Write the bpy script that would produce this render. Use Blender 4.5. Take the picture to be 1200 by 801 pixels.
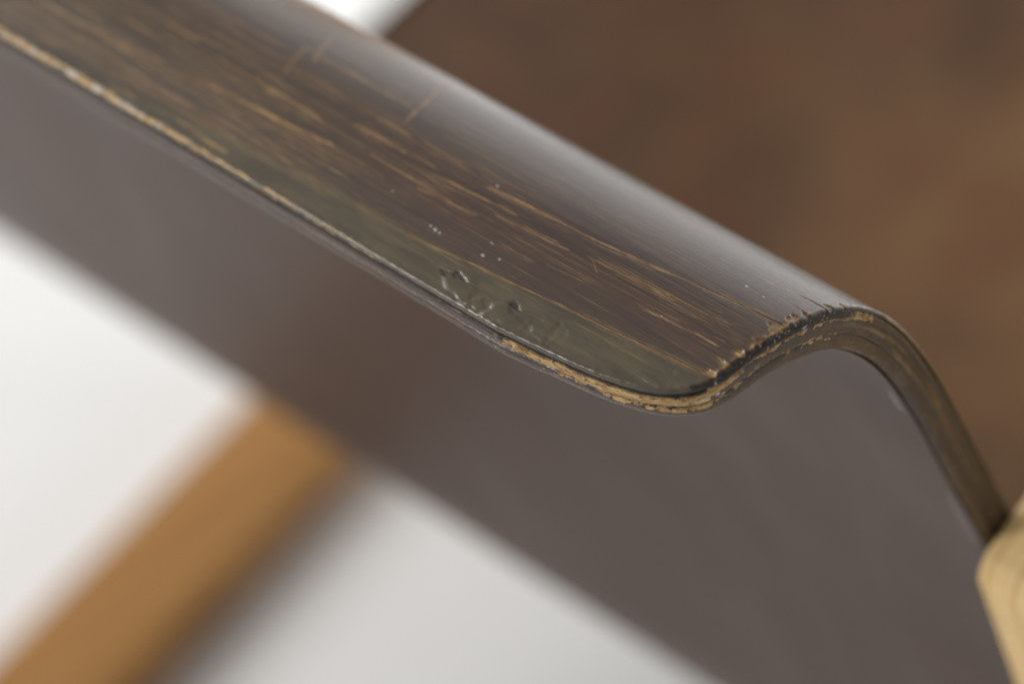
import bpy, math
import numpy as np
from mathutils import Matrix, Vector

for o in list(bpy.data.objects):
    bpy.data.objects.remove(o, do_unlink=True)
scn = bpy.context.scene
COL = scn.collection

# ------------------------------------------------------------------ camera
# The world axes are the chair's own: x runs along the back rest to the right (the shell spans
# -L..0), y points to the chair's front, z is up.  The rear right corner of the lip is over the origin.
H0 = 0.592                                   # height of the lip above the floor
PITCH, YAW, DEPTH = 0.6756, 0.7599, 0.6216
FPX = 4200.0
cp, sp, cy, sy = math.cos(PITCH), math.sin(PITCH), math.cos(YAW), math.sin(YAW)
c_right = Vector((cy, sy, 0)); c_fwd = Vector((-sy, cy, 0)); c_z = Vector((0, 0, 1))
c_view = cp * c_fwd - sp * c_z; c_up = sp * c_fwd + cp * c_z
c_loc = Vector((0, 0, H0)) - (0.02887 * c_right - 0.01642 * c_up + DEPTH * c_view)
cam_d = bpy.data.cameras.new('camera'); cam = bpy.data.objects.new('camera', cam_d); COL.objects.link(cam)
m = Matrix((c_right, c_up, -c_view)).transposed().to_4x4(); m.translation = c_loc
cam.matrix_world = m
cam_d.sensor_width = 36.0; cam_d.lens = 36.0 * FPX / 1200.0
cam_d.clip_start = 0.02; cam_d.clip_end = 200
cam_d.dof.use_dof = True; cam_d.dof.focus_distance = 0.641; cam_d.dof.aperture_fstop = 7.2
cam_d.dof.aperture_blades = 0
scn.camera = cam

# ------------------------------------------------------------------ studio light
w = bpy.data.worlds.new('World'); scn.world = w; w.use_nodes = True
bg = w.node_tree.nodes['Background']; bg.inputs[0].default_value = (0.96, 0.98, 1.0, 1); bg.inputs[1].default_value = 0.38

def area(name, loc, target, sx, sy_, power, col):
    d = bpy.data.lights.new(name, 'AREA'); d.shape = 'RECTANGLE'; d.size = sx; d.size_y = sy_
    d.energy = power; d.color = col
    o = bpy.data.objects.new(name, d); COL.objects.link(o); o.location = loc
    o.rotation_euler = (Vector(target) - Vector(loc)).to_track_quat('-Z', 'Y').to_euler()
    return o
area('softbox_key', (-3.1, -0.7, 1.9), (-0.4, 0.3, 0.1), 1.5, 1.5, 70, (1.0, 0.99, 0.975))
area('softbox_rear', (-1.25, -1.6, 1.45), (-0.1, 0.0, 0.55), 0.36, 0.36, 15, (1.0, 0.97, 0.93))
area('softbox_backdrop', (0.5, 1.6, 0.35), (-2.4, 3.4, 2.0), 1.4, 0.6, 84, (1.0, 0.985, 0.985))

vs = scn.view_settings
vs.view_transform = 'Standard'; vs.look = 'None'; vs.exposure = 0.20; vs.gamma = 1.0; vs.use_curve_mapping = False
scn.cycles.use_denoising = True
scn.cycles.max_bounces = 8

# ------------------------------------------------------------------ numpy helpers
rng = np.random.default_rng(7)
_tab = rng.random((256, 256))
def vnoise(x, y, seed=0):
    x = np.asarray(x, float) + seed * 17.31; y = np.asarray(y, float) + seed * 9.77
    xi = np.floor(x).astype(int); yi = np.floor(y).astype(int)
    fx = x - xi; fy = y - yi
    fx = fx * fx * (3 - 2 * fx); fy = fy * fy * (3 - 2 * fy)
    g = lambda a, b: _tab[a & 255, b & 255]
    return (g(xi, yi) * (1 - fx) + g(xi + 1, yi) * fx) * (1 - fy) + (g(xi, yi + 1) * (1 - fx) + g(xi + 1, yi + 1) * fx) * fy
def fbm(x, y, seed=0, oct=4):
    v = 0; a = .5; tot = 0
    for k in range(oct):
        v = v + a * vnoise(x * 2 ** k, y * 2 ** k, seed + k * 3); tot += a; a *= .5
    return v / tot
def sstep(e0, e1, x):
    t = np.clip((x - e0) / (e1 - e0), 0, 1); return t * t * (3 - 2 * t)

def mesh_obj(name, verts, faces, mat, parent=None, smooth=True, attrs=None):
    verts = np.asarray(verts, np.float32); faces = np.asarray(faces, np.int32)
    me = bpy.data.meshes.new(name)
    me.vertices.add(len(verts)); me.vertices.foreach_set('co', verts.ravel())
    nf, k = faces.shape
    me.loops.add(nf * k); me.loops.foreach_set('vertex_index', faces.ravel())
    me.polygons.add(nf); me.polygons.foreach_set('loop_start', np.arange(0, nf * k, k, dtype=np.int32))
    me.update(calc_edges=True)
    me.polygons.foreach_set('use_smooth', np.full(nf, smooth))
    for an, (typ, arr) in (attrs or {}).items():
        a = me.attributes.new(an, typ, 'POINT')
        a.data.foreach_set('vector' if typ == 'FLOAT_VECTOR' else 'value', np.asarray(arr, np.float32).ravel())
    me.materials.append(mat)
    o = bpy.data.objects.new(name, me); COL.objects.link(o)
    if parent: o.parent = parent
    return o
def grid_faces(nr, nc, flip=False, wrap=False):
    i = np.arange(nr if wrap else nr - 1)[:, None]; j = np.arange(nc - 1)[None, :]
    a = i * nc + j; b = a + 1; i2 = (i + 1) % nr; d = i2 * nc + j; c = d + 1
    f = np.stack([a, b, c, d], -1).reshape(-1, 4)
    return f[:, ::-1] if flip else f

# ------------------------------------------------------------------ materials
class NT:
    def __init__(s, name):
        s.m = bpy.data.materials.new(name); s.m.use_nodes = True; s.t = s.m.node_tree
        s.b = s.t.nodes['Principled BSDF']
    def n(s, typ, **kw):
        nd = s.t.nodes.new(typ)
        for k, v in kw.items(): setattr(nd, k, v)
        return nd
    def put(s, sock, v):
        if hasattr(v, 'links'): s.t.links.new(v, sock)
        elif isinstance(v, (tuple, list)) and len(v) == 3 and sock.type == 'RGBA': sock.default_value = (*v, 1)
        else: sock.default_value = v
    def attr(s, name):
        nd = s.n('ShaderNodeAttribute', attribute_name=name); return nd.outputs['Fac']
    def vattr(s, name):
        nd = s.n('ShaderNodeAttribute', attribute_name=name); return nd.outputs['Vector']
    def scale(s, v, sc):
        nd = s.n('ShaderNodeVectorMath', operation='MULTIPLY'); s.put(nd.inputs[0], v); nd.inputs[1].default_value = sc; return nd.outputs[0]
    def noise(s, v, scale=1.0, detail=4.0, rough=.55, dist=0.0):
        nd = s.n('ShaderNodeTexNoise'); s.put(nd.inputs['Vector'], v)
        nd.inputs['Scale'].default_value = scale; nd.inputs['Detail'].default_value = detail
        nd.inputs['Roughness'].default_value = rough; nd.inputs['Distortion'].default_value = dist
        return nd.outputs['Fac']
    def ramp(s, v, lo, hi, a=0.0, b=1.0):
        nd = s.n('ShaderNodeMapRange', interpolation_type='SMOOTHSTEP'); s.put(nd.inputs[0], v)
        for i, q in enumerate((lo, hi, a, b)): nd.inputs[1 + i].default_value = q
        return nd.outputs[0]
    def math(s, op, a, b=None, clamp=False):
        nd = s.n('ShaderNodeMath', operation=op, use_clamp=clamp); s.put(nd.inputs[0], a)
        if b is not None: s.put(nd.inputs[1], b)
        return nd.outputs[0]
    def mix(s, f, a, b):
        nd = s.n('ShaderNodeMix', data_type='RGBA'); s.put(nd.inputs[0], f); s.put(nd.inputs[6], a); s.put(nd.inputs[7], b); return nd.outputs[2]
    def bump(s, h, strength, dist, normal=None):
        nd = s.n('ShaderNodeBump'); s.put(nd.inputs['Height'], h); nd.inputs['Strength'].default_value = strength; nd.inputs['Distance'].default_value = dist
        if normal is not None: s.put(nd.inputs['Normal'], normal)
        return nd.outputs[0]
    def out(s, **kw):
        for k, v in kw.items(): s.put(s.b.inputs[k.replace('_', ' ')], v)
        return s.m

def lacquer_material():
    """dark brown lacquer over birch veneer, worn through along the grain; st = (s, t, depth) in mm"""
    q = NT('worn_brown_lacquer'); st = q.vattr('st')
    fine = q.noise(q.scale(st, (.035, 1.6, .6)), 1, 6, .62, .2)
    mid = q.noise(q.scale(st, (.012, .42, .2)), 1, 4, .55, .4)
    blot = q.noise(q.scale(st, (.03, .05, .05)), 1, 3, .5)
    grit = q.noise(q.scale(st, (1.6, 2.6, 2.2)), 1, 4, .6)
    speck = q.noise(q.scale(st, (.35, 4.2, 2.0)), 1, 3, .6)
    c = q.mix(q.ramp(mid, .35, .68), (.027, .0098, .0066), (.050, .0215, .0120))
    c = q.mix(q.ramp(blot, .42, .68, 0, .55), c, (.050, .026, .012))
    c = q.mix(q.ramp(fine, .40, .72, 0, .6), c, (.072, .036, .017))
    # big worn area of the seat itself
    seat = q.math('MULTIPLY', q.attr('seat'), q.math('SUBTRACT', 1.0, q.math('MULTIPLY', q.attr('edge'), 1.6), clamp=True))
    sb = q.noise(q.scale(st, (.013, .011, .012)), 1, 4, .55, .3)
    worn = q.math('MULTIPLY', q.attr('worn'), q.ramp(sb, .28, .62, .35, 1.0))
    c = q.mix(q.math('MULTIPLY', seat, worn), c, (.225, .115, .046))
    sb2 = q.noise(q.scale(st, (.02, .014, .03)), 1.3, 2, .5)
    c = q.mix(q.math('MULTIPLY', seat, q.ramp(sb2, .48, .70, 0, .5)), c, (.130, .046, .019))
    # thick olive varnish along the lip
    ol = q.attr('olive')
    olc = q.mix(q.ramp(q.noise(q.scale(st, (.07, .35, .3)), 1, 5, .6), .35, .7), (.048, .034, .0150), (.088, .064, .028))
    olc = q.mix(q.ramp(speck, .60, .74, 0, .5), olc, (.14, .095, .036))
    c = q.mix(ol, c, olc)
    # edge lacquer
    ed = q.attr('edge')
    edc = q.mix(q.ramp(grit, .35, .65), (.040, .029, .023), (.078, .060, .049))
    edc = q.mix(q.ramp(q.noise(q.scale(st, (.10, .9, .5)), 1, 4, .6), .48, .66, 0, .7), edc, (.135, .052, .026))
    edc = q.mix(q.attr('seat'), edc, q.mix(q.ramp(grit, .35, .65), (.014, .006, .005), (.050, .024, .020)))  # further down the side: darker red-brown, with shade near the frame painted in
    c = q.mix(ed, c, edc)
    # hairline wear along the grain
    hair = q.noise(q.scale(st, (.045, 2.9, 1)), 1, 5, .6, .15)
    zone = q.noise(q.scale(st, (.018, .12, .2)), 1, 2, .5)
    hw = q.math('MULTIPLY', q.ramp(hair, .57, .67), q.ramp(zone, .40, .62, .03, .75))
    hw = q.math('MULTIPLY', hw, q.math('SUBTRACT', 1.0, q.math('MAXIMUM', q.math('MULTIPLY', ed, 2.0), ol), clamp=True))
    hair2 = q.noise(q.scale(st, (.020, 6.0, 1)), 1, 4, .6, .1)
    fibre = q.noise(q.scale(st, (.06, 11.0, 1)), 1, 3, .6)
    hw2 = q.math('MULTIPLY', q.ramp(hair2, .56, .70), q.ramp(q.math('ADD', zone, q.math('MULTIPLY', mid, .4)), .52, .86, .10, .62))
    hw2 = q.math('MULTIPLY', hw2, q.math('SUBTRACT', 1.0, q.math('MAXIMUM', q.math('MULTIPLY', ed, 2.0), q.math('MULTIPLY', ol, .8)), clamp=True))
    hw = q.math('MAXIMUM', hw, hw2)
    wear = q.attr('wear')
    brk = q.noise(q.scale(st, (.28, 3.0, 1)), 1, 5, .68)
    wv = q.math('MULTIPLY', wear, q.math('MULTIPLY', q.ramp(brk, .34, .58, .20, 1.2), q.ramp(fibre, .34, .58, .45, 1.1)), clamp=True)
    wv = q.math('MAXIMUM', wv, hw)
    wc = q.mix(q.ramp(q.noise(q.scale(st, (.12, .9, .5)), 1, 3), .35, .65), (.22, .105, .034), (.42, .255, .100))
    c = q.mix(wv, c, wc)
    # bare wood
    raw = q.attr('raw')
    fib = q.noise(q.scale(st, (.35, 4.5, 3.5)), 1, 5, .65)
    rc = q.mix(q.ramp(fib, .34, .60), (.24, .115, .036), (.60, .40, .170))
    tone = q.noise(q.scale(st, (.30, .55, .5)), 1, 4, .6)
    rc = q.mix(q.ramp(tone, .46, .66, 0, .8), rc, (.23, .095, .026))
    rc = q.mix(q.ramp(q.noise(q.scale(st, (.9, 1.1, 1)), 1, 3, .6), .56, .68, 0, .75), rc, (.56, .44, .25))
    rc = q.mix(q.ramp(q.noise(q.scale(st, (.45, 2.6, 2.2)), 1.1, 5, .7), .57, .63), rc, (.018, .011, .007))
    rw = q.ramp(q.math('ADD', raw, q.math('MULTIPLY', q.math('SUBTRACT', grit, .5), .9)), .38, .58)
    c = q.mix(rw, c, rc)
    black_mask = q.attr('black_mask')  # black colour for edge lacquer, splits, dents and the lip groove
    dk = q.math('MULTIPLY', black_mask, q.ramp(grit, .25, .5, .7, 1.0), clamp=True)
    c = q.mix(dk, c, (.0075, .0062, .0050))
    pale = q.attr('pale')  # pale specks, and glints painted into the colour
    c = q.mix(pale, c, (.55, .55, .53))
    crk = q.math('MULTIPLY', ol, q.ramp(q.noise(q.scale(st, (.55, 1.0, 1)), 1, 6, .72, .8), .40, .60))
    h = q.math('ADD', q.math('MULTIPLY', fine, .5), q.math('MULTIPLY', q.math('ADD', grit, speck), .28))
    nb = q.bump(h, .35, .00022)
    cb = q.bump(q.math('ADD', q.math('MULTIPLY', grit, q.ramp(ed, 0, 1, .25, 1.2)), q.math('ADD', q.math('ADD', q.math('MULTIPLY', fine, 1.2), q.math('MULTIPLY', hair2, .8)), q.math('MULTIPLY', crk, .16))), .34, .00011)
    dull = q.math('MAXIMUM', q.math('MAXIMUM', rw, q.math('MULTIPLY', wv, .7)), q.math('MULTIPLY', dk, .85))
    return q.out(Base_Color=c, Roughness=q.ramp(grit, .3, .7, .42, .6), Specular_IOR_Level=.25, Normal=nb,
                 Coat_Weight=q.math('MULTIPLY', q.math('SUBTRACT', 1.0, q.math('MULTIPLY', dull, .75), clamp=True), q.math('SUBTRACT', 1.0, q.math('MULTIPLY', q.math('MAXIMUM', ed, seat), .72))),
                 Coat_Roughness=q.math('ADD', q.ramp(mid, .3, .7, .09, .18), q.ramp(hair2, .45, .70, 0, .12)), Coat_IOR=1.52, Coat_Normal=cb)

def back_material():
    q = NT('smooth_brown_lacquer'); st = q.vattr('st')
    mid = q.noise(q.scale(st, (.010, .06, .2)), 1, 5, .6, .4)
    smear = q.noise(q.scale(st, (.05, .012, .2)), 1, 5, .6, .5)
    c = q.mix(q.ramp(mid, .3, .7), (.034, .0180, .0130), (.048, .0265, .0195))
    c = q.mix(q.ramp(smear, .45, .7, 0, .18), c, (.078, .053, .044))
    fine = q.noise(q.scale(st, (.03, 1.2, .6)), 1, 5, .6)
    return q.out(Base_Color=c, Roughness=.55, Specular_IOR_Level=.15, Coat_Weight=.72, Coat_Roughness=q.ramp(smear, .3, .7, .38, .46), Coat_IOR=1.25,
                 Coat_Tint=(1, .90, .84), Coat_Normal=q.bump(fine, .2, .0001))

def birch_material(name, lo, hi, ring):
    q = NT(name); st = q.vattr('st')
    a = q.noise(q.scale(st, (.006, .11, .11)), 1, 4, .55, .6)
    f = q.noise(q.scale(st, (.03, 1.3, 1.3)), 1, 5, .6)
    c = q.mix(q.ramp(a, .36, .62), lo, hi)
    wv = q.n('ShaderNodeTexWave', wave_type='BANDS', bands_direction='Y'); q.put(wv.inputs['Vector'], q.scale(st, (.010, .045, .16)))
    wv.inputs['Scale'].default_value = 1.0; wv.inputs['Distortion'].default_value = 2.2; wv.inputs['Detail'].default_value = 2
    c = q.mix(q.ramp(wv.outputs['Fac'], .80, .98, 0, .55), c, ring)
    c = q.mix(q.ramp(f, .35, .75, 0, .25), c, ring)
    return q.out(Base_Color=c, Roughness=.6, Specular_IOR_Level=.25, Coat_Weight=.1, Coat_Roughness=.3, Normal=q.bump(f, .15, .0002))

def floor_material():
    q = NT('white_studio_floor'); tc = q.n('ShaderNodeTexCoord')
    nz = q.noise(tc.outputs['Object'], 1.6, 4, .5)
    c = q.mix(nz, (.80, .80, .79), (.84, .84, .83))
    return q.out(Base_Color=c, Roughness=.7, Specular_IOR_Level=.3)

M_LAC = lacquer_material(); M_BACK = back_material()
M_PALE = birch_material('pale_birch', (.70, .48, .21), (.80, .58, .28), (.50, .29, .10))
M_HONEY = birch_material('honey_birch', (.34, .160, .046), (.47, .245, .076), (.18, .075, .020))

# ------------------------------------------------------------------ floor
ys = np.concatenate([[-6.0, -2.0, 0.0, 1.2], 2.2 + 1.2 * np.sin(np.linspace(0, math.pi / 2, 17)), [3.4]])
zs = np.concatenate([[0, 0, 0, 0], 1.2 - 1.2 * np.cos(np.linspace(0, math.pi / 2, 17)), [5.0]])
xs = np.linspace(-7, 6, 14)
fv = np.stack([np.repeat(xs[None], len(ys), 0), np.repeat(ys[:, None], len(xs), 1), np.repeat(zs[:, None], len(xs), 1)], -1).reshape(-1, 3)
fl = mesh_obj('floor', fv, grid_faces(len(ys), len(xs)), floor_material())      # the studio's seamless sweep
fl['kind'] = 'structure'

# ------------------------------------------------------------------ profile of the bent plywood shell (metres along the curve)
SC = 0.74; L = 0.521; TH = 8.1e-3; TEND = 1.27
KT = np.array([0, 20, 35, 50, 65, 80, 110, 160, 200]) * 1e-3 * SC
KV = np.array([13.3394, -14.2814, -21.6027, -15.3621, -17.9851, -12.3098, -4.6458, .4882, .4882]) / SC
_t = np.linspace(0, TEND, 12701); _dt = _t[1] - _t[0]
_k = np.interp(_t, KT, KV)
_ph = .3237 + np.concatenate([[0], np.cumsum((_k[1:] + _k[:-1]) / 2 * _dt)])
p2 = np.interp(.148, _t, _ph); pm = math.radians(-66); ps = math.radians(18)
_ph = np.where(_t > .148, p2 + (pm - p2) * np.clip((_t - .148) / .1, 0, 1), _ph)
TB = .372
_ph = np.where(_t > TB, np.minimum(pm + (_t - TB) / .16, ps), _ph)
TF = .93
_ph = np.where(_t > TF, np.maximum(ps - (_t - TF) / .085, math.radians(-190)), _ph)
_cum = lambda f: np.concatenate([[0], np.cumsum((f[1:] + f[:-1]) / 2 * _dt)])
_y = _cum(np.cos(_ph)); _z = _cum(np.sin(_ph))
def P(s, t, w):
    """shell point: s from the right side, t along the curve from the lip, w below the face (all metres)"""
    s, t, w = np.broadcast_arrays(s, t, w)
    ph = np.interp(t, _t, _ph)
    over = np.minimum(t, 0) + np.maximum(t - TEND, 0)
    y = np.interp(t, _t, _y) + over * np.cos(ph) + w * np.sin(ph)
    z = np.interp(t, _t, _z) + over * np.sin(ph) - w * np.cos(ph)
    return np.stack([-s, y, z + H0], -1)

# outline of the lip's corner, mm: (s, t)
CO = np.array([(43.5, 0), (40.5, .3), (36, .7), (31.2, 1.1), (26, 1.6), (21, 2.2), (16, 3.2), (12, 4.3), (8.3, 5.9), (5.4, 7.9), (3.4, 10.2), (2.2, 13), (1.4, 17), (.8, 22), (.3, 28), (0, 34)]) * 1e-3
def _smooth(pts, n):
    d = np.concatenate([[0], np.cumsum(np.hypot(*np.diff(pts, axis=0).T))]); u = np.linspace(0, d[-1], n)
    o = np.stack([np.interp(u, d, pts[:, k]) for k in (0, 1)], 1)
    for _ in range(25):
        o[1:-1] = o[1:-1] * .5 + (o[:-2] + o[2:]) * .25
    return o
COS = _smooth(CO, 300)
def s0(t): return np.interp(t, COS[:, 1], COS[:, 0])          # side line at t
def t0(s): return np.interp(s, COS[::-1, 0], COS[::-1, 1])    # lip line at s
SCR=[[0.47,0.8,[125.7,32.6],[120.6,33.04],[110.4,33.03],[100.4,32.39],[95.7,33.19]],[0.47,0.8,[122.5,25.63],[113.1,26.45],[105.5,25.84],[97.4,25.68],[89.2,25.74]],[0.39,0.5,[122.1,23.57],[126.1,33.22]],[0.39,0.6,[120.8,30.2],[127.1,41.77]],[0.39,0.9,[93.5,28.18],[96.2,36.83],[105.3,54.8]],[0.39,0.7,[126.4,20.09],[118.8,18.97],[110.8,18.78],[105.5,18.19]],[0.47,0.8,[120.3,14.05],[112.6,14.21],[104.6,14.14],[99.7,15.38]],[0.62,0.9,[104.4,14.72],[102.4,15.0]],[0.47,0.8,[100.9,21.33],[93.3,21.55],[86.5,21.56]],[0.47,0.8,[92.5,17.43],[86.1,17.18],[80.4,17.57],[70.4,17.2]],[0.39,0.9,[79.7,19.9],[74.5,20.79],[66.1,21.24],[57.8,21.69]],[0.47,0.6,[86.2,25.91],[79.6,26.08],[72.9,25.08]],[0.31,1.0,[68.3,24.29],[62.4,24.99],[55.6,25.29],[49.8,25.33]],[0.31,0.4,[93.7,14.89],[86.0,14.73]],[0.23,0.4,[65.2,28.55],[58.7,29.58]],[0.34,1.0,[67.8,24.41],[58.3,25.23],[49.8,25.33],[42.7,24.6],[35.2,26.26],[30.2,26.85],[23.5,28.65]],[0.31,0.8,[61.8,19.67],[54.4,19.47],[49.2,20.02],[44.2,20.88]],[0.31,0.9,[40.5,21.43],[35.3,21.72],[27.8,21.88],[19.6,22.6]],[0.23,0.6,[39.3,21.5],[35.9,19.41]],[0.23,0.4,[55.5,14.55],[47.4,15.0]],[0.34,0.9,[72.8,6.95],[65.6,7.14],[56.3,8.9],[51.8,8.7],[45.4,9.45],[39.1,10.42],[32.9,10.48],[28.1,10.53],[21.6,10.83],[15.5,11.78],[9.1,12.07],[4.3,12.28]],[0.31,0.6,[22.7,17.79],[14.6,18.49]],[0.47,0.6,[78.9,16.01],[69.6,17.0],[64.0,17.38]],[0.39,0.7,[71.7,20.85],[64.2,21.52]],[0.39,0.8,[38.1,21.82],[32.8,21.69],[28.2,22.38],[21.4,23.2]],[0.47,0.7,[35.0,25.79],[29.6,26.69],[23.2,28.26],[19.8,28.37],[15.5,28.73],[12.2,29.56],[6.8,30.32],[3.3,30.22]],[0.55,0.8,[15.8,28.71],[12.8,29.2],[10.7,29.24]],[0.23,0.5,[20.9,23.32],[12.7,23.26],[6.8,24.57]],[0.23,0.4,[21.6,21.89],[14.7,22.02],[8.8,23.31]],[0.23,0.4,[22.5,20.99],[17.0,21.3],[10.7,22.08]],[0.31,0.7,[23.5,17.51],[17.0,18.27],[11.8,18.73],[6.7,18.62]],[0.55,0.8,[11.8,18.73],[8.7,18.66],[6.5,18.79]],[0.23,0.6,[24.3,39.14],[17.7,39.82],[10.3,39.95],[6.2,41.07],[0.4,42.07]],[0.31,0.6,[13.8,35.09],[10.5,34.69]],[0.19,0.4,[22.0,46.61],[13.8,46.6],[0.9,46.9]],[0.47,0.4,[184.4,2.66],[177.6,2.97]],[0.47,0.4,[174.5,3.23],[168.4,4.16]],[0.62,0.5,[179.4,10.48],[172.1,11.02]],[0.62,0.6,[170.0,10.72],[164.6,11.25],[157.5,11.78],[149.0,11.64],[144.9,12.52]],[0.47,0.5,[160.9,16.82],[150.1,16.14],[143.5,15.97]],[0.47,0.6,[152.8,20.1],[143.3,20.59]],[0.47,0.5,[144.6,26.41],[136.5,27.39]],[0.55,0.7,[136.5,12.46],[125.7,13.85],[115.0,13.51],[107.5,13.82],[100.2,15.86]],[0.47,0.7,[136.8,19.1],[125.5,19.24],[117.4,19.04],[106.2,18.24]],[0.47,0.5,[146.0,6.08],[138.6,7.14],[130.8,7.49]],[0.55,0.6,[132.5,3.45],[123.9,2.91],[117.3,2.75]],[0.47,0.4,[151.2,2.34],[143.4,2.72]],[0.39,0.4,[126.2,7.74],[114.1,7.62],[103.8,7.49]],[0.31,0.4,[161.0,10.27],[148.3,10.12]],[0.31,0.4,[141.0,33.9],[132.8,34.28]],[0.31,0.35,[49.7,34.53],[37.3,34.87],[29.8,35.91]],[0.23,0.4,[60.8,32.55],[50.0,32.53]],[0.23,0.4,[43.2,32.02],[33.3,32.66],[21.4,33.21]],[0.23,0.3,[71.6,25.44],[63.7,26.28]],[0.31,0.4,[97.8,22.13],[88.7,22.25],[79.7,22.2]],[0.31,0.4,[93.9,25.18],[84.7,25.1]],[0.23,0.4,[52.1,18.52],[43.9,18.97],[37.8,19.14]],[0.23,0.3,[45.2,15.67],[35.4,16.53]],[0.23,0.3,[6.2,21.49],[3.3,21.58]]]
CRK=[[(-0.3,30.35),(6.5,29.92),(12.0,29.36),(19.8,28.37)],[(-1.9,36.09),(1.2,36.78),(3.9,36.98),(9.1,36.73)],[(0.1,41.76),(4.1,41.75),(6.8,41.35)],[(0.8,19.11),(3.2,19.14),(5.4,19.01),(7.8,18.79)]]
def sym(s): return np.minimum(s, L - s)
def edge_dist(s, t):
    """distance from the outline, mm"""
    ss = sym(s); e = 2e-4
    ds = (s0(t + e) - s0(np.maximum(t - e, 0))) / (2 * e); dt_ = (t0(ss + e) - t0(np.maximum(ss - e, 0))) / (2 * e)
    d1 = (ss - s0(t)) / np.sqrt(1 + ds ** 2); d2 = (t - t0(ss)) / np.sqrt(1 + dt_ ** 2)
    return np.minimum(d1, d2) * 1e3

# ------------------------------------------------------------------ the chair
chair = bpy.data.objects.new('armchair', None); COL.objects.link(chair)
chair.location = (-L / 2, .25, 0)
chair['label'] = 'worn armchair with a bent dark brown plywood seat shell between birch side frames'
chair['category'] = 'armchair'

# face veneer ------------------------------------------------------
srow = np.concatenate([np.arange(0, 5, .2), np.arange(5, 110, .4), np.arange(110, 190, .6), np.arange(190, 505, 7), np.arange(507, 514.9, .8), [515.0]]) * 1e-3
tr_c = COS[::2, 1][COS[::2, 1] < 6e-3]
trow = np.unique(np.round(np.concatenate([tr_c, np.arange(0, 60, .16) * 1e-3, np.arange(60, 72, .4) * 1e-3, np.arange(72, 160, 2) * 1e-3, np.arange(160, 1270, 6) * 1e-3, [TEND]]), 6))
keep = [0]
for i in range(1, len(trow)):
    if trow[i] - trow[keep[-1]] > 4e-5: keep.append(i)
trow = trow[keep]
Tm, Sg = np.meshgrid(trow, srow, indexing='ij')
Sm = s0(Tm) + Sg * (L - 2 * s0(Tm)) / L
smm, tmm = Sm * 1e3, Tm * 1e3
ed = edge_dist(Sm, Tm)
wdep = np.zeros_like(Sm); wear = np.zeros_like(Sm); raw = np.zeros_like(Sm); black_mask = np.zeros_like(Sm); pale = np.zeros_like(Sm)
# scratches and worn lines, following the grain
def seg_dist(ax, ay, bx, by, jit):
    dx, dy = bx - ax, by - ay; l2 = max(dx * dx + dy * dy, 1e-9)
    u = np.clip(((smm - ax) * dx + (tmm + jit - ay) * dy) / l2, 0, 1)
    return np.hypot((smm - ax - u * dx), (tmm + jit - ay - u * dy)), u
jit = (vnoise(smm * .35, tmm * .3, 4) - .5) * .07 + (vnoise(smm * 1.2, tmm * .8, 5) - .5) * .07
near = (smm < 200) & (tmm < 62)
for rec in SCR:
    wd, stg, pts = rec[0], rec[1], rec[2:]
    pa = np.array(pts, float)
    if np.ptp(pa[:, 1]) > np.ptp(pa[:, 0]): stg, wd = min(1.0, stg * 1.5), wd * 1.25
    if len(pa) > 2 and np.ptp(pa[:, 0]) > 12:                      # worn lines keep to the grain
        co = np.polyfit(pa[:, 0], pa[:, 1], 1); pa[:, 1] += .7 * (np.polyval(co, pa[:, 0]) - pa[:, 1]); pts = pa.tolist()
    if pa[:, 0].mean() > 88: stg = min(1.0, stg * 1.35)
    for k in range(len(pts) - 1):
        d, u = seg_dist(*pts[k], *pts[k + 1], jit)
        tip = 1.0
        if k == 0: tip = tip * np.clip(u * 6 + .35, 0, 1)
        if k == len(pts) - 2: tip = tip * np.clip((1 - u) * 6 + .35, 0, 1)
        along = np.ptp(pa[:, 0]) > np.ptp(pa[:, 1]); kw = .42 if along else .6
        v = stg * np.exp(-(d / (wd * kw * tip)) ** 2)
        wear = np.maximum(wear, v)
    if np.ptp(pa[:, 0]) > np.ptp(pa[:, 1]):                        # finer strands beside each worn line
        rs_ = np.random.default_rng(int(pa[0, 0] * 10) + 3); sa, sb_ = sorted((pa[0, 0], pa[-1, 0]))
        for q_ in range(4):
            off = rs_.normal(0, .55); u0 = rs_.uniform(-.2, .6); u1 = u0 + rs_.uniform(.3, .7)
            o_ = np.argsort(pa[:, 0]); tc = np.interp(smm, pa[o_, 0], pa[o_, 1]) + off
            uu = (smm - sa) / max(sb_ - sa, 1e-3)
            wear = np.maximum(wear, stg * rs_.uniform(.3, .75) * np.exp(-((tmm + jit - tc) / (.10 if sa < 80 else .18)) ** 2) * sstep(u0, u0 + .12, uu) * (1 - sstep(u1 - .12, u1, uu)))
# more faint ones between them
r2 = np.random.default_rng(11)
for k in range(420):
    a0 = r2.uniform(4, 185) if k % 2 else r2.uniform(80, 185); ln = r2.uniform(12, 60); tt = 5 + 48 * r2.random() ** 1.4; sl = r2.normal(0, .012)
    st_ = r2.uniform(.12, .55) * (1 if tt < 34 else .5) * (.65 if a0 < 80 else .95); wd = r2.uniform(.045, .13) * (1.0 if a0 < 80 else 1.9)
    m_ = (np.abs(smm - a0 - ln / 2) < ln) & (np.abs(tmm - tt) < 3)
    if not m_.any(): continue
    u = (smm - a0) / ln
    d = np.abs(tmm + jit - tt - (smm - a0) * sl)
    v = st_ * np.exp(-(d / wd) ** 2) * sstep(0, .15, u) * (1 - sstep(.8, 1, u))
    wear = np.maximum(wear, np.where(m_, v, 0))
wdep += .016 * np.clip(wear, 0, 1)
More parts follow.
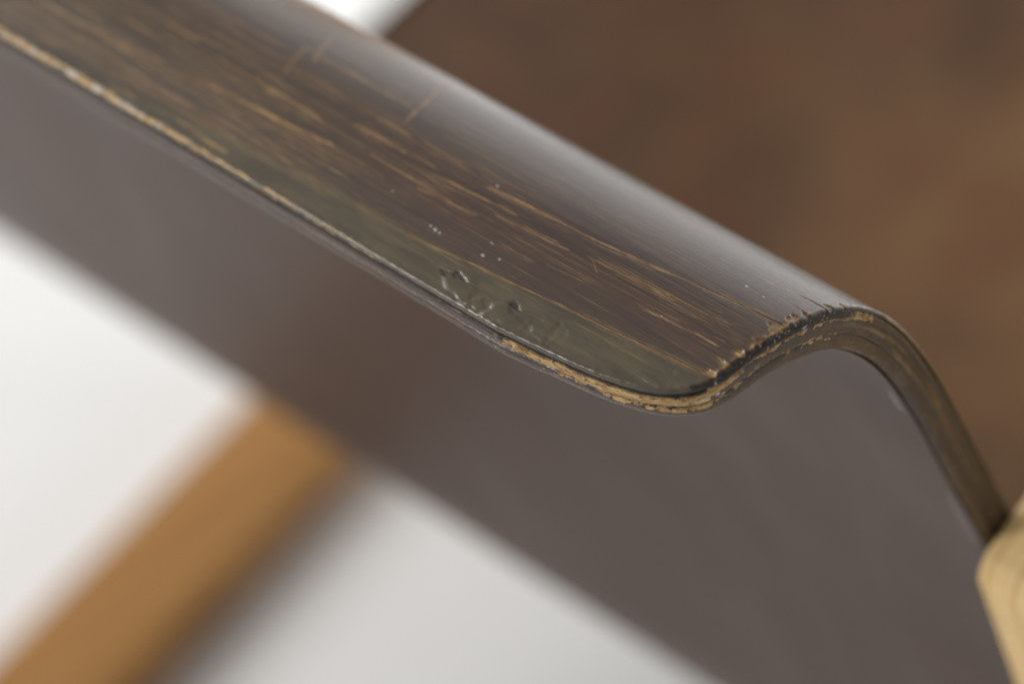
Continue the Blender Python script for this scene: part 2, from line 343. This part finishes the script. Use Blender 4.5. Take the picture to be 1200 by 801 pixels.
# olive varnish zone along the lip, thicker than the rest
lim = np.interp(smm, [0, 5, 10, 22, 45, 65, 90, 115, 150, 190], [12.2, 12.2, 12.0, 10.8, 9.4, 7.6, 8.2, 6.5, 3.0, 1.5])
lim = lim + (vnoise(smm * .25, tmm * 0, 8) - .5) * .8
olive = 1 - sstep(-.5, .6, tmm - lim)
olive = np.maximum(olive, .55 * (1 - sstep(0, 9, tmm - lim)) * fbm(smm * .05, tmm * .25, 12))
olive = np.maximum(olive, .38 * sstep(70, 130, smm) * (1 - sstep(16, 34, tmm)))
olive *= np.where(smm < 200, 1, 0)
wdep -= .10 * (1 - sstep(-.7, .3, tmm - lim)) * (smm < 200)
wdep += (fbm(smm * .16, tmm * .22, 3) - .5) * .07 * (olive * (1 - .7 * sstep(80, 110, smm)) + .15) + (fbm(smm * .6, tmm * .8, 6, 3) - .5) * .025 * olive
# drips and blisters in that varnish: (s, t, radius s, radius t, height mm)
for bs, bt, rs, rt, hh in [(45.2, 2.9, 3.6, 2.3, .55), (55.5, 3.2, 4.2, 2.4, .45), (50.6, 2.2, 1.8, 1.4, .4), (36.5, 4.4, 2.6, 2.4, .22), (33.2, 5.8, 1.8, 1.3, -.18),
                       (57.6, 5.0, 2.2, .8, -.40), (60.5, 4.3, 1.1, .7, -.3), (44.2, 5.6, 1.6, .8, -.30), (13.0, 12.0, 1.3, .5, -.1), (8.0, 10.1, 1.4, .5, .2), (26, 7.5, 3, 1.2, .12), (12.6, 6.3, 5.0, .6, .20), (33, 4.0, .7, 1.8, .15), (38.7, 3.2, .8, 1.8, -.18)]:
    ang = np.arctan2((tmm - bt) / rt, (smm - bs) / rs)
    q_ = np.hypot((smm - bs) / rs, (tmm - bt) / rt) * (1 + .22 * np.sin(3 * ang + bs) + .12 * np.sin(5 * ang + bt))
    prof = 1 - sstep(.62, 1.05, q_)
    wdep -= .40 * hh * prof
    if hh < -.2: black_mask = np.maximum(black_mask, .78 * np.clip(prof * 1.4, 0, 1) * sstep(.15, .4, vnoise(smm * 1.5, tmm * 2, 21)))
# splits running in from the right side
for ci, pts in enumerate(CRK):
    for k in range(len(pts) - 1):
        d, u = seg_dist(*pts[k], *pts[k + 1], jit * .5)
        wk = (.15 if ci in (0, 3) else .10) * (1 - .25 * (k + u))
        g = np.exp(-(d / np.maximum(wk, .05)) ** 2)
        fade = np.clip(1 - (.25 if ci == 0 else .42) * (k + u), 0, 1)
        wdep += .45 * g * fade; black_mask = np.maximum(black_mask, 1.05 * g * fade)  # splits are cut in and also coloured black
# chips broken out of the face along the side: (s, t, rs, rt, depth)
for cs, ct, rs, rt, dp in [(1.0, 24.2, 1.6, 1.25, .5), (2.0, 19.6, 1.7, .9, .3), (1.6, 28.6, 2.2, 1.2, .3), (1.2, 33.4, 1.9, 1.5, .34), (.8, 36.3, 1.2, .8, .3), (1.0, 43.2, 1.0, .9, .3), (2.6, 16.2, 1.8, .9, .28), (3.6, 13.2, 2.0, .8, .25), (1.0, 26.6, 1.0, 1.0, .25), (.9, 30.8, 1.3, .7, .25), (.8, 47, .8, .8, .2), (1.3, 21.8, 1.1, .6, .2)]:
    ang = np.arctan2((tmm - ct) / rt, (smm - cs) / rs)
    q_ = np.hypot((smm - cs) / rs, (tmm - ct) / rt) * (1 + .2 * np.sin(3 * ang + ct) + .06 * np.sin(7 * ang + cs)) + (vnoise(smm * 1.8, tmm * 1.8, 31) - .5) * .35
    q_ = q_ * 1.25; k_ = 1 - sstep(.8, 1.05, q_)
    wdep += dp * k_; raw = np.maximum(raw, k_ * .42); wear = np.maximum(wear, k_ * .95)
    wear = np.maximum(wear, .5 * (1 - sstep(.9, 1.5, q_)))
# bare rim where the lacquer is rubbed off the lip's arris, more to the left
rim = np.exp(-((ed - .55) / np.interp(smm, [0, 110, 150], [.42, .42, .85])) ** 2) * (tmm < 12) * np.interp(smm, [0, 20, 45, 75, 100, 140, 200], [.15, .22, .32, .5, .8, 1.1, 1.1])
rim *= sstep(.25, .50, fbm(smm * .25, tmm * 1.2, 14)) * .6 + .4
raw = np.maximum(raw, rim * .75 * (smm < 200))
siderim = np.exp(-((ed - .75) / .55) ** 2) * (tmm > 12) * (tmm < 110) * (smm < 8)
wear = np.maximum(wear, siderim * sstep(.42, .62, fbm(tmm * .7, smm * .6, 17)) * .9)
# black edge lacquer creeping over the side arris
blk = (1 - sstep(.35, .75, ed + (fbm(tmm * .55, smm * .55, 19) - .5) * 1.3)) * (tmm > 9) * (tmm < 64) * (smm < 8)
black_mask = np.maximum(black_mask, blk * .8)
# pale specks
for s_, t_, r_ in [(66.6, 25.4, .32), (68.8, 10.6, .34), (67.6, 10.5, .24), (70.2, 10.8, .2), (56.9, 11, .3), (53.6, 11.9, .22), (57.2, 14, .22), (19.5, 18.3, .18), (13.8, 35, .2), (9.5, 34.6, .16), (82, 13, .18)]:
    q_ = np.hypot((smm - s_) / 1.2, tmm - t_) / r_ + (vnoise(smm * 3, tmm * 3, 41) - .5) * .6
    pale = np.maximum(pale, .8 * (1 - sstep(.6, 1.1, q_)))
pale = np.maximum(pale, .75 * np.exp(-((ed - .5) / .6) ** 2) * sstep(120, 150, smm) * (smm < 200) * (tmm < 4) * sstep(.50, .66, fbm(smm * 1.3, tmm * .8, 15)))  # bright speckles on the left lip rim: glints painted as colour
# rounded arris
r_ar = np.where(tmm < 9, .7, .9)
q_ = np.clip(1 - np.maximum(ed, 0) / r_ar, 0, 1)
wdep += r_ar * (1 - np.sqrt(1 - np.minimum(q_, .995) ** 2))
wdep += (vnoise(smm * .9, tmm * .9, 23) - .5) * .18 * np.exp(-np.maximum(ed, 0) / .9) * (smm < 200)
seatm = sstep(330, 430, tmm)
worn = (.22 + .78 * np.exp(-((smm - 225) / 125) ** 2)) * (.55 + .45 * sstep(560, 700, tmm))
pts3 = P(Sm, Tm, wdep * 1e-3) - np.array(chair.location)
at = lambda a: ('FLOAT', a.ravel())
attrs = dict(st=('FLOAT_VECTOR', np.stack([smm, tmm, wdep], -1).reshape(-1, 3)), wear=at(wear), olive=at(np.clip(olive, 0, 1)), raw=at(raw), black_mask=at(black_mask), pale=at(pale), seat=at(seatm), worn=at(worn), edge=at(np.zeros_like(smm)))
nr, nc = smm.shape

# outline of the whole shell, closed: right side, corner, lip, left corner, left side, front end
def outline():
    tside = np.concatenate([np.arange(1270, 160, -6), np.arange(160, 90, -1), np.arange(90, 34, -.25)]) * 1e-3
    right = np.stack([np.zeros_like(tside), tside], 1)
    cor = COS[::-1]
    lip_s = np.concatenate([np.arange(43.8, 190, .3), np.arange(190, 471, 6)]) * 1e-3
    lip = np.stack([lip_s, np.zeros_like(lip_s)], 1)
    half_c = COS[::6].copy(); half_c[:, 0] = L - half_c[:, 0]
    tl = np.concatenate([np.arange(36, 90, 1), np.arange(90, 1270, 6), [1270]]) * 1e-3
    left = np.stack([np.full_like(tl, L), tl], 1)
    fr = np.stack([np.linspace(L, 0, 60)[1:-1], np.full(58, TEND)], 1)
    return np.concatenate([right, cor, lip, half_c, left, fr])
OUT = outline()
tg = np.roll(OUT, -1, 0) - np.roll(OUT, 1, 0)
for _ in range(3): tg = (np.roll(tg, 1, 0) + 2 * tg + np.roll(tg, -1, 0)) / 4
tg /= np.maximum(np.hypot(*tg.T)[:, None], 1e-12)
NRM = np.stack([-tg[:, 1], tg[:, 0]], 1)                       # outward in (s, t)
cen = np.array([L / 2, .3]); 
if ((OUT[len(OUT) // 2] - cen) * NRM[len(OUT) // 2]).sum() < 0: NRM = -NRM
oS, oT = OUT[:, 0] * 1e3, OUT[:, 1] * 1e3
ARC = np.concatenate([[0], np.cumsum(np.hypot(*np.diff(OUT, axis=0).T))]) * 1e3
lipn = (1 - sstep(7, 15, oT)) * (oT < 40)                        # 1 on the lip, 0 on the sides
vis = (oS < 200) & (oT < 170)
def ring(sec_lip, sec_side, amp, seed):
    """sweep an edge section (d outward, w depth in mm) round the outline; returns vertices and the (d, w) fields"""
    a = np.array(sec_lip, float); b = np.array(sec_side, float)
    def dens(x, n=26):
        d = np.concatenate([[0], np.cumsum(np.hypot(*np.diff(x, axis=0).T))]); u = np.linspace(0, d[-1], n)
        return np.stack([np.interp(u, d, x[:, k]) for k in (0, 1)], 1)
    a, b = dens(a), dens(b)
    l_ = lipn[:, None]
    D = a[None, :, 0] * l_ + b[None, :, 0] * (1 - l_); W = a[None, :, 1] * l_ + b[None, :, 1] * (1 - l_)
    A = ARC[:, None]
    n_ = (fbm(A * .12, W * .3, seed) - .5) * 1.0 + (fbm(A * .7, W * .9, seed + 2) - .5) * .7 + (vnoise(A * 2.2, W * 2.0, seed + 5) - .5) * .25
    D = D + amp * n_ * np.where(vis, 1, .2)[:, None] * np.clip((D + 1.2), 0, 1)
    W = W + (fbm(A * .10 + 50, W * .0, seed + 7) - .5) * amp * .8
    far_ = (sstep(40, 80, oT) * (1 - lipn))[:, None]                 # the side edge is rubbed round further down
    D = D - far_ * (1.7 * (np.maximum(W - 3.6, 0) / 5.4) ** 2 + .9 * (np.maximum(2.2 - W, 0) / 2.2) ** 2)
    return A + 0 * W, D, W
def ring_obj(name, A, D, W, masks, mat, parent):
    S_ = OUT[:, 0][:, None] + NRM[:, 0][:, None] * D * 1e-3; T_ = OUT[:, 1][:, None] + NRM[:, 1][:, None] * D * 1e-3
    v = P(S_, T_, W * 1e-3) - np.array(chair.location)
    stx = np.where(lipn[:, None] > .5, oS[:, None], oT[:, None] + 300)
    z0_ = np.zeros_like(D)
    at_ = dict(st=('FLOAT_VECTOR', np.stack([A, W * 1.0, D], -1).reshape(-1, 3)))
    for k in ('wear', 'olive', 'raw', 'black_mask', 'pale', 'seat', 'edge', 'worn'): at_[k] = at(masks.get(k, z0_) + z0_)
    return v.reshape(-1, 3), at_
def merge(v1, f1, a1, v2, f2, a2):
    v = np.concatenate([v1, v2]); f = np.concatenate([f1, f2 + len(v1)])
    a = {k: (a1[k][0], np.concatenate([np.asarray(a1[k][1]).reshape(len(v1), -1), np.asarray(a2[k][1]).reshape(len(v2), -1)])) for k in a1}
    return v, f, a
OSm, OTm = oS[:, None], oT[:, None]; LN = lipn[:, None]
onlip = (LN > .5); inlip = np.where(onlip, 1., 0.)

# the core ply carries the shell
A, D, W = ring([(-3, 1.25), (-.7, 1.3), (-.65, 1.9), (-.35, 2.5), (.15, 2.85), (.3, 3.5), (.15, 4.6), (-.2, 5.3), (-.6, 5.6), (-3, 5.65)],
               [(-3, 2.3), (-.4, 2.35), (.0, 2.5), (.10, 3.0), (.14, 4.1), (.10, 5.0), (.0, 5.45), (-.4, 5.65), (-3, 5.7)], .26, 50)
fb = fbm(A * .30, W * .8, 61); fb2 = fbm(A * .9, W * 1.5, 63)
lipraw = np.interp(OSm, [0, 3, 8, 30, 40, 46, 52, 60], [.65, .85, 1.0, .92, .62, .38, .2, 0]) * inlip
lipraw = lipraw * sstep(2.1, 2.5, W) * (1 - sstep(4.7, 5.5, W + (fb - .5) * 4.0) * .85)
sideraw = (1 - inlip) * np.clip(np.maximum((1 - sstep(2.75, 3.35, W + (fb - .5) * 1.6)) * sstep(.40, .58, fb2) * 1.0, sstep(4.7, 5.3, W + (fb - .5) * .8) * .7 * sstep(.45, .62, fb2)), 0, 1)
near_corner = np.exp(-((ARC[:, None] - ARC[np.argmin(np.hypot(oS - 3.4, oT - 14))]) / 6) ** 2)
sideraw = np.maximum(sideraw, near_corner * (1 - sstep(3.2, 4.4, W)) * .95)
sd0 = 1 - inlip
lipraw = lipraw * (.5 + .55 * sstep(.34, .50, fb2))
rawm = np.maximum(lipraw, sideraw * (1 - .92 * sstep(44, 60, OTm))) * np.where(vis, 1, .2)[:, None]
groove_dark = np.clip((1 - sstep(2.4, 2.8, W + (fb - .5) * .4)) * inlip, 0, 1)  # the gap's dark line is put into the colour; its recess is shallow
glintm = .85 * sstep(.62, .72, vnoise(A * .9, W * .8, 71)) * near_corner * sstep(3.4, 4.2, W)  # white glints near the corner, painted into the colour
vc, ac = ring_obj('seat_shell', A, D, W, dict(raw=rawm, black_mask=groove_dark, edge=np.ones_like(D) * .85, pale=glintm, wear=sd0 * sstep(42, 54, OTm) * .5 * sstep(.52, .62, fbm(A * .05, W * 2.2, 131)), seat=sd0 * .85 * sstep(40, 75, OTm) + 0 * D), M_LAC, chair)
shell = mesh_obj('seat_shell', vc, grid_faces(len(OUT), D.shape[1], wrap=True), M_LAC, chair, attrs=ac)
shell['label'] = 'bent plywood seat shell in dark brown lacquer, chipped at its corner'

# face veneer: the grid above and its edge
A, D, W = ring([(-1.6, .55), (-.5, .5), (-.15, .7), (.0, .92), (-.1, 1.15), (-.35, 1.3), (-3, 1.35)],
               [(-1.8, .75), (-.5, .6), (-.1, .85), (.10, 1.3), (.16, 1.9), (.10, 2.35), (-.1, 2.55), (-3, 2.6)], .24, 80)
fb = fbm(A * .35, W * .9, 91); fb2 = fbm(A * 1.1, W * 1.4, 93)
lr = np.interp(OSm, [0, 20, 45, 75, 100, 140, 200], [.1, .2, .25, .42, .7, .95, .95]) * inlip * (1 - sstep(.9, 1.35, W)) * (.45 + .75 * sstep(.35, .6, fb))
sd = (1 - inlip)
sr = sd * (1 - .9 * sstep(50, 66, OTm + (fb - .5) * 30)) * np.maximum(sstep(2.0, 2.45, W + (fb - .5) * .7) * .85, .8 * sstep(.60, .70, fb2) * (1 - sstep(.9, 1.4, W)))
far = np.exp(-((OTm - 55) / 6) ** 2) * sd
sr = np.maximum(sr, far * sstep(.36, .5, fb2) * .9)
dm = np.clip(inlip * sstep(.95, 1.2, W) * 1.0 + sd * (.80 - .7 * sstep(50, 62, OTm)) * (1 - sr), 0, 1)
pm_ = sd * .6 * sstep(.86, .92, vnoise(A * 1.6, W * 1.4, 97)) * (OTm < 52)
vr, ar = ring_obj('x', A, D, W, dict(raw=np.maximum(lr, sr) * np.where(vis, 1, .2)[:, None], black_mask=dm * np.where(vis, 1, .4)[:, None], edge=.6 + 0 * D, seat=sd * .85 * sstep(40, 75, OTm) + 0 * D, olive=inlip * .3, pale=np.where(vis, 1, 0)[:, None] * np.maximum(pm_, inlip * .6 * sstep(120, 150, OSm) * (1 - sstep(.9, 1.2, W)) * sstep(.50, .66, fb2))), M_LAC, None)  # pale holds painted glints for the side edge and the left lip rim
v, f, a_ = merge(pts3.reshape(-1, 3), grid_faces(nr, nc), attrs, vr, grid_faces(len(OUT), D.shape[1], wrap=True), ar)
face = mesh_obj('face_veneer', v, f, M_LAC, shell, attrs=a_)
face['label'] = 'scratched face veneer, lacquer worn through along the grain'

# back veneer: edge and the smooth underside
A, D, W = ring([(-3, 5.6), (-1.0, 5.62), (-.2, 5.8), (.15, 6.3), (.2, 7.2), (.0, 8.1), (-.5, 8.8), (-1.6, 9.05), (-3, 9.0)],
               [(-3, 5.3), (-.3, 5.35), (.0, 5.5), (.10, 6.2), (.12, 7.2), (.0, 8.1), (-.4, 8.75), (-1.2, 9.0), (-3, 9.0)], .26, 110)
fb = fbm(A * .30, W * .9, 121); fb2 = fbm(A * .8, W * 1.3, 123)
lipr = inlip * np.interp(OSm, [0, 5, 22, 32, 38], [.55, .85, .8, .5, 0]) * (.3 + .8 * sstep(.38, .52, fb2)) * (1 - sstep(5.9, 6.9, W + (fb - .5) * 2.2))
br = sd * (1 - .6 * sstep(40, 60, OTm)) * (.55 * sstep(.46, .62, fb2) * (1 - sstep(6.0, 6.6, W)) + .42 * sstep(30, 50, OTm) * sstep(.45, .62, fb)) + inlip * .5 * sstep(.56, .66, fb2) * np.interp(OSm, [0, 30, 60, 90], [.7, .9, .8, .6])
vr, ar = ring_obj('x', A, D, W, dict(raw=np.maximum(br, lipr) * np.where(vis, 1, .2)[:, None], edge=.75 + 0 * D, seat=sd * (.45 + .55 * sstep(30, 60, OTm)) + 0 * D, wear=sd * .15 * (1 - sstep(.4, .6, fb)) + 0 * D), M_LAC, None)
back = mesh_obj('back_veneer', vr, grid_faces(len(OUT), D.shape[1], wrap=True), M_LAC, shell, attrs=ar)
su = np.concatenate([np.linspace(1.2, 40, 30), np.arange(46, 470, 8), np.linspace(475, 513.8, 30)]) * 1e-3
tu = np.unique(np.concatenate([COS[::10, 1] + .0012, np.arange(34, 160, 1.5) * 1e-3, np.arange(160, 1269, 4) * 1e-3]))
Tu, Su = np.meshgrid(tu, su, indexing='ij'); so = s0(np.maximum(Tu - .0012, 0))
Su2 = .0012 + so + (Su - .0012) * (L - .0024 - 2 * so) / (L - .0024)
vu = (P(Su2, Tu, 9.0e-3) - np.array(chair.location)).reshape(-1, 3)
under = mesh_obj('underside_lacquer', vu, grid_faces(len(tu), len(su), flip=True), M_BACK, shell, attrs=dict(st=('FLOAT_VECTOR', np.stack([Su2, Tu, 0 * Tu], -1).reshape(-1, 3) * 1e3)))
under['label'] = 'smooth glossy grey-brown rear face of the shell'

# side frames ------------------------------------------------------
def fillet(V, R, nseg=14):
    out = []; N = len(V)
    for i in range(N):
        p, a, b = V[i], V[i - 1], V[(i + 1) % N]
        u = (a - p) / np.linalg.norm(a - p); v = (b - p) / np.linalg.norm(b - p)
        ang = math.acos(np.clip(u @ v, -1, 1)); r = R[i]
        tl = r / math.tan(ang / 2); bis = (u + v) / np.linalg.norm(u + v); c = p + bis * r / math.sin(ang / 2)
        q0, q1 = p + u * tl, p + v * tl
        a0 = math.atan2(*(q0 - c)[::-1]); a1 = math.atan2(*(q1 - c)[::-1]); da = (a1 - a0 + math.pi) % (2 * math.pi) - math.pi
        for k in range(nseg + 1):
            th = a0 + da * k / nseg; out.append(c + r * np.array([math.cos(th), math.sin(th)]))
    return np.array(out)
def frame(name, x0, x1, mat, label):
    th = .022
    V = np.array([(.0925, -.0920), (.150, -.0560), (.56, -.016), (.52, -.592), (-.10, -.592), (.130, -.176)]) + np.array([0, H0])
    R = np.array([.0065, .09, .085, .10, .10, .05]); N = len(V)
    Vin = []; Rin = []
    for i in range(N):
        e1 = V[i] - V[i - 1]; e2 = V[(i + 1) % N] - V[i]; e1 /= np.linalg.norm(e1); e2 /= np.linalg.norm(e2)
        n1 = np.array([e1[1], -e1[0]]); n2 = np.array([e2[1], -e2[0]]); b = n1 + n2; b /= b @ n1
        Vin.append(V[i] + b * th); cr = e1[0] * e2[1] - e1[1] * e2[0]
        Rin.append(max(R[i] - th, .003) if cr < 0 else R[i] + th)
    O = fillet(V, R); I = fillet(np.array(Vin), np.array(Rin))
    def sub(X, n=6):     # subdivide the straights
        out = []
        for i in range(len(X)):
            nx = X[(i + 1) % len(X)]; n_ = SUBN[i]
            for k in range(n_): out.append(X[i] + (nx - X[i]) * k / n_)
        return np.array(out)
    SUBN = np.maximum(1, (np.hypot(*(np.roll(O, -1, 0) - O).T) / .012).astype(int))
    O, I = sub(O), sub(I)
    arc = np.concatenate([[0], np.cumsum(np.hypot(*np.diff(O, axis=0).T))]) * 1e3
    bv = .0035; loops = []; cs = []
    def lp(x, f, y_): loops.append(np.concatenate([np.full((len(O), 1), x), O + (I - O) * f], 1)); cs.append(y_)
    fb_ = bv / th
    seq = []
    for q in np.linspace(0, math.pi / 2, 5): seq.append((x0 + bv - bv * math.cos(q) , fb_ * (1 - math.sin(q))))
    for q in np.linspace(0, math.pi / 2, 5): seq.append((x1 - bv + bv * math.sin(q), fb_ * (1 - math.cos(q))))
    for q in np.linspace(0, math.pi / 2, 5): seq.append((x1 - bv + bv * math.cos(q), 1 - fb_ * (1 - math.sin(q))))
    for q in np.linspace(0, math.pi / 2, 5): seq.append((x0 + bv - bv * math.sin(q), 1 - fb_ * (1 - math.cos(q))))
    for x, f in seq: lp(x, f, 0)
    Vv = np.stack(loops, 1)                                        # (path, section, 3)
    nP, nS = Vv.shape[:2]
    i = np.arange(nP)[:, None]; j = np.arange(nS)[None, :]
    a = i * nS + j; b = i * nS + (j + 1) % nS; c = ((i + 1) % nP) * nS + (j + 1) % nS; d = ((i + 1) % nP) * nS + j
    f = np.stack([a, b, c, d], -1).reshape(-1, 4)
    sg = 1 if x0 > -.1 else -1                                    # the legs splay towards the front
    Vv[..., 0] += sg * .25 * (np.minimum(Vv[..., 1] - .37, .06) - np.maximum(Vv[..., 1] - .43, 0)) * (1 - sstep(.12, .46, Vv[..., 2]))
    stv = np.stack([np.repeat(arc[:, None], nS, 1), (Vv[..., 0] - x0) * 1e3, np.repeat((np.array([q[1] for q in seq]) * 22)[None], nP, 0)], -1)
    o = mesh_obj(name, Vv.reshape(-1, 3) - np.array(chair.location), f, mat, chair, attrs=dict(st=('FLOAT_VECTOR', stv.reshape(-1, 3))))
    o['label'] = label
    return o
frame('side_frame', .0004, .0600, M_PALE, 'pale bent birch side frame at the right')
frame('side_frame', -L - .0550, -L - .0004, M_HONEY, 'honey coloured birch side frame, its runner on the white floor')
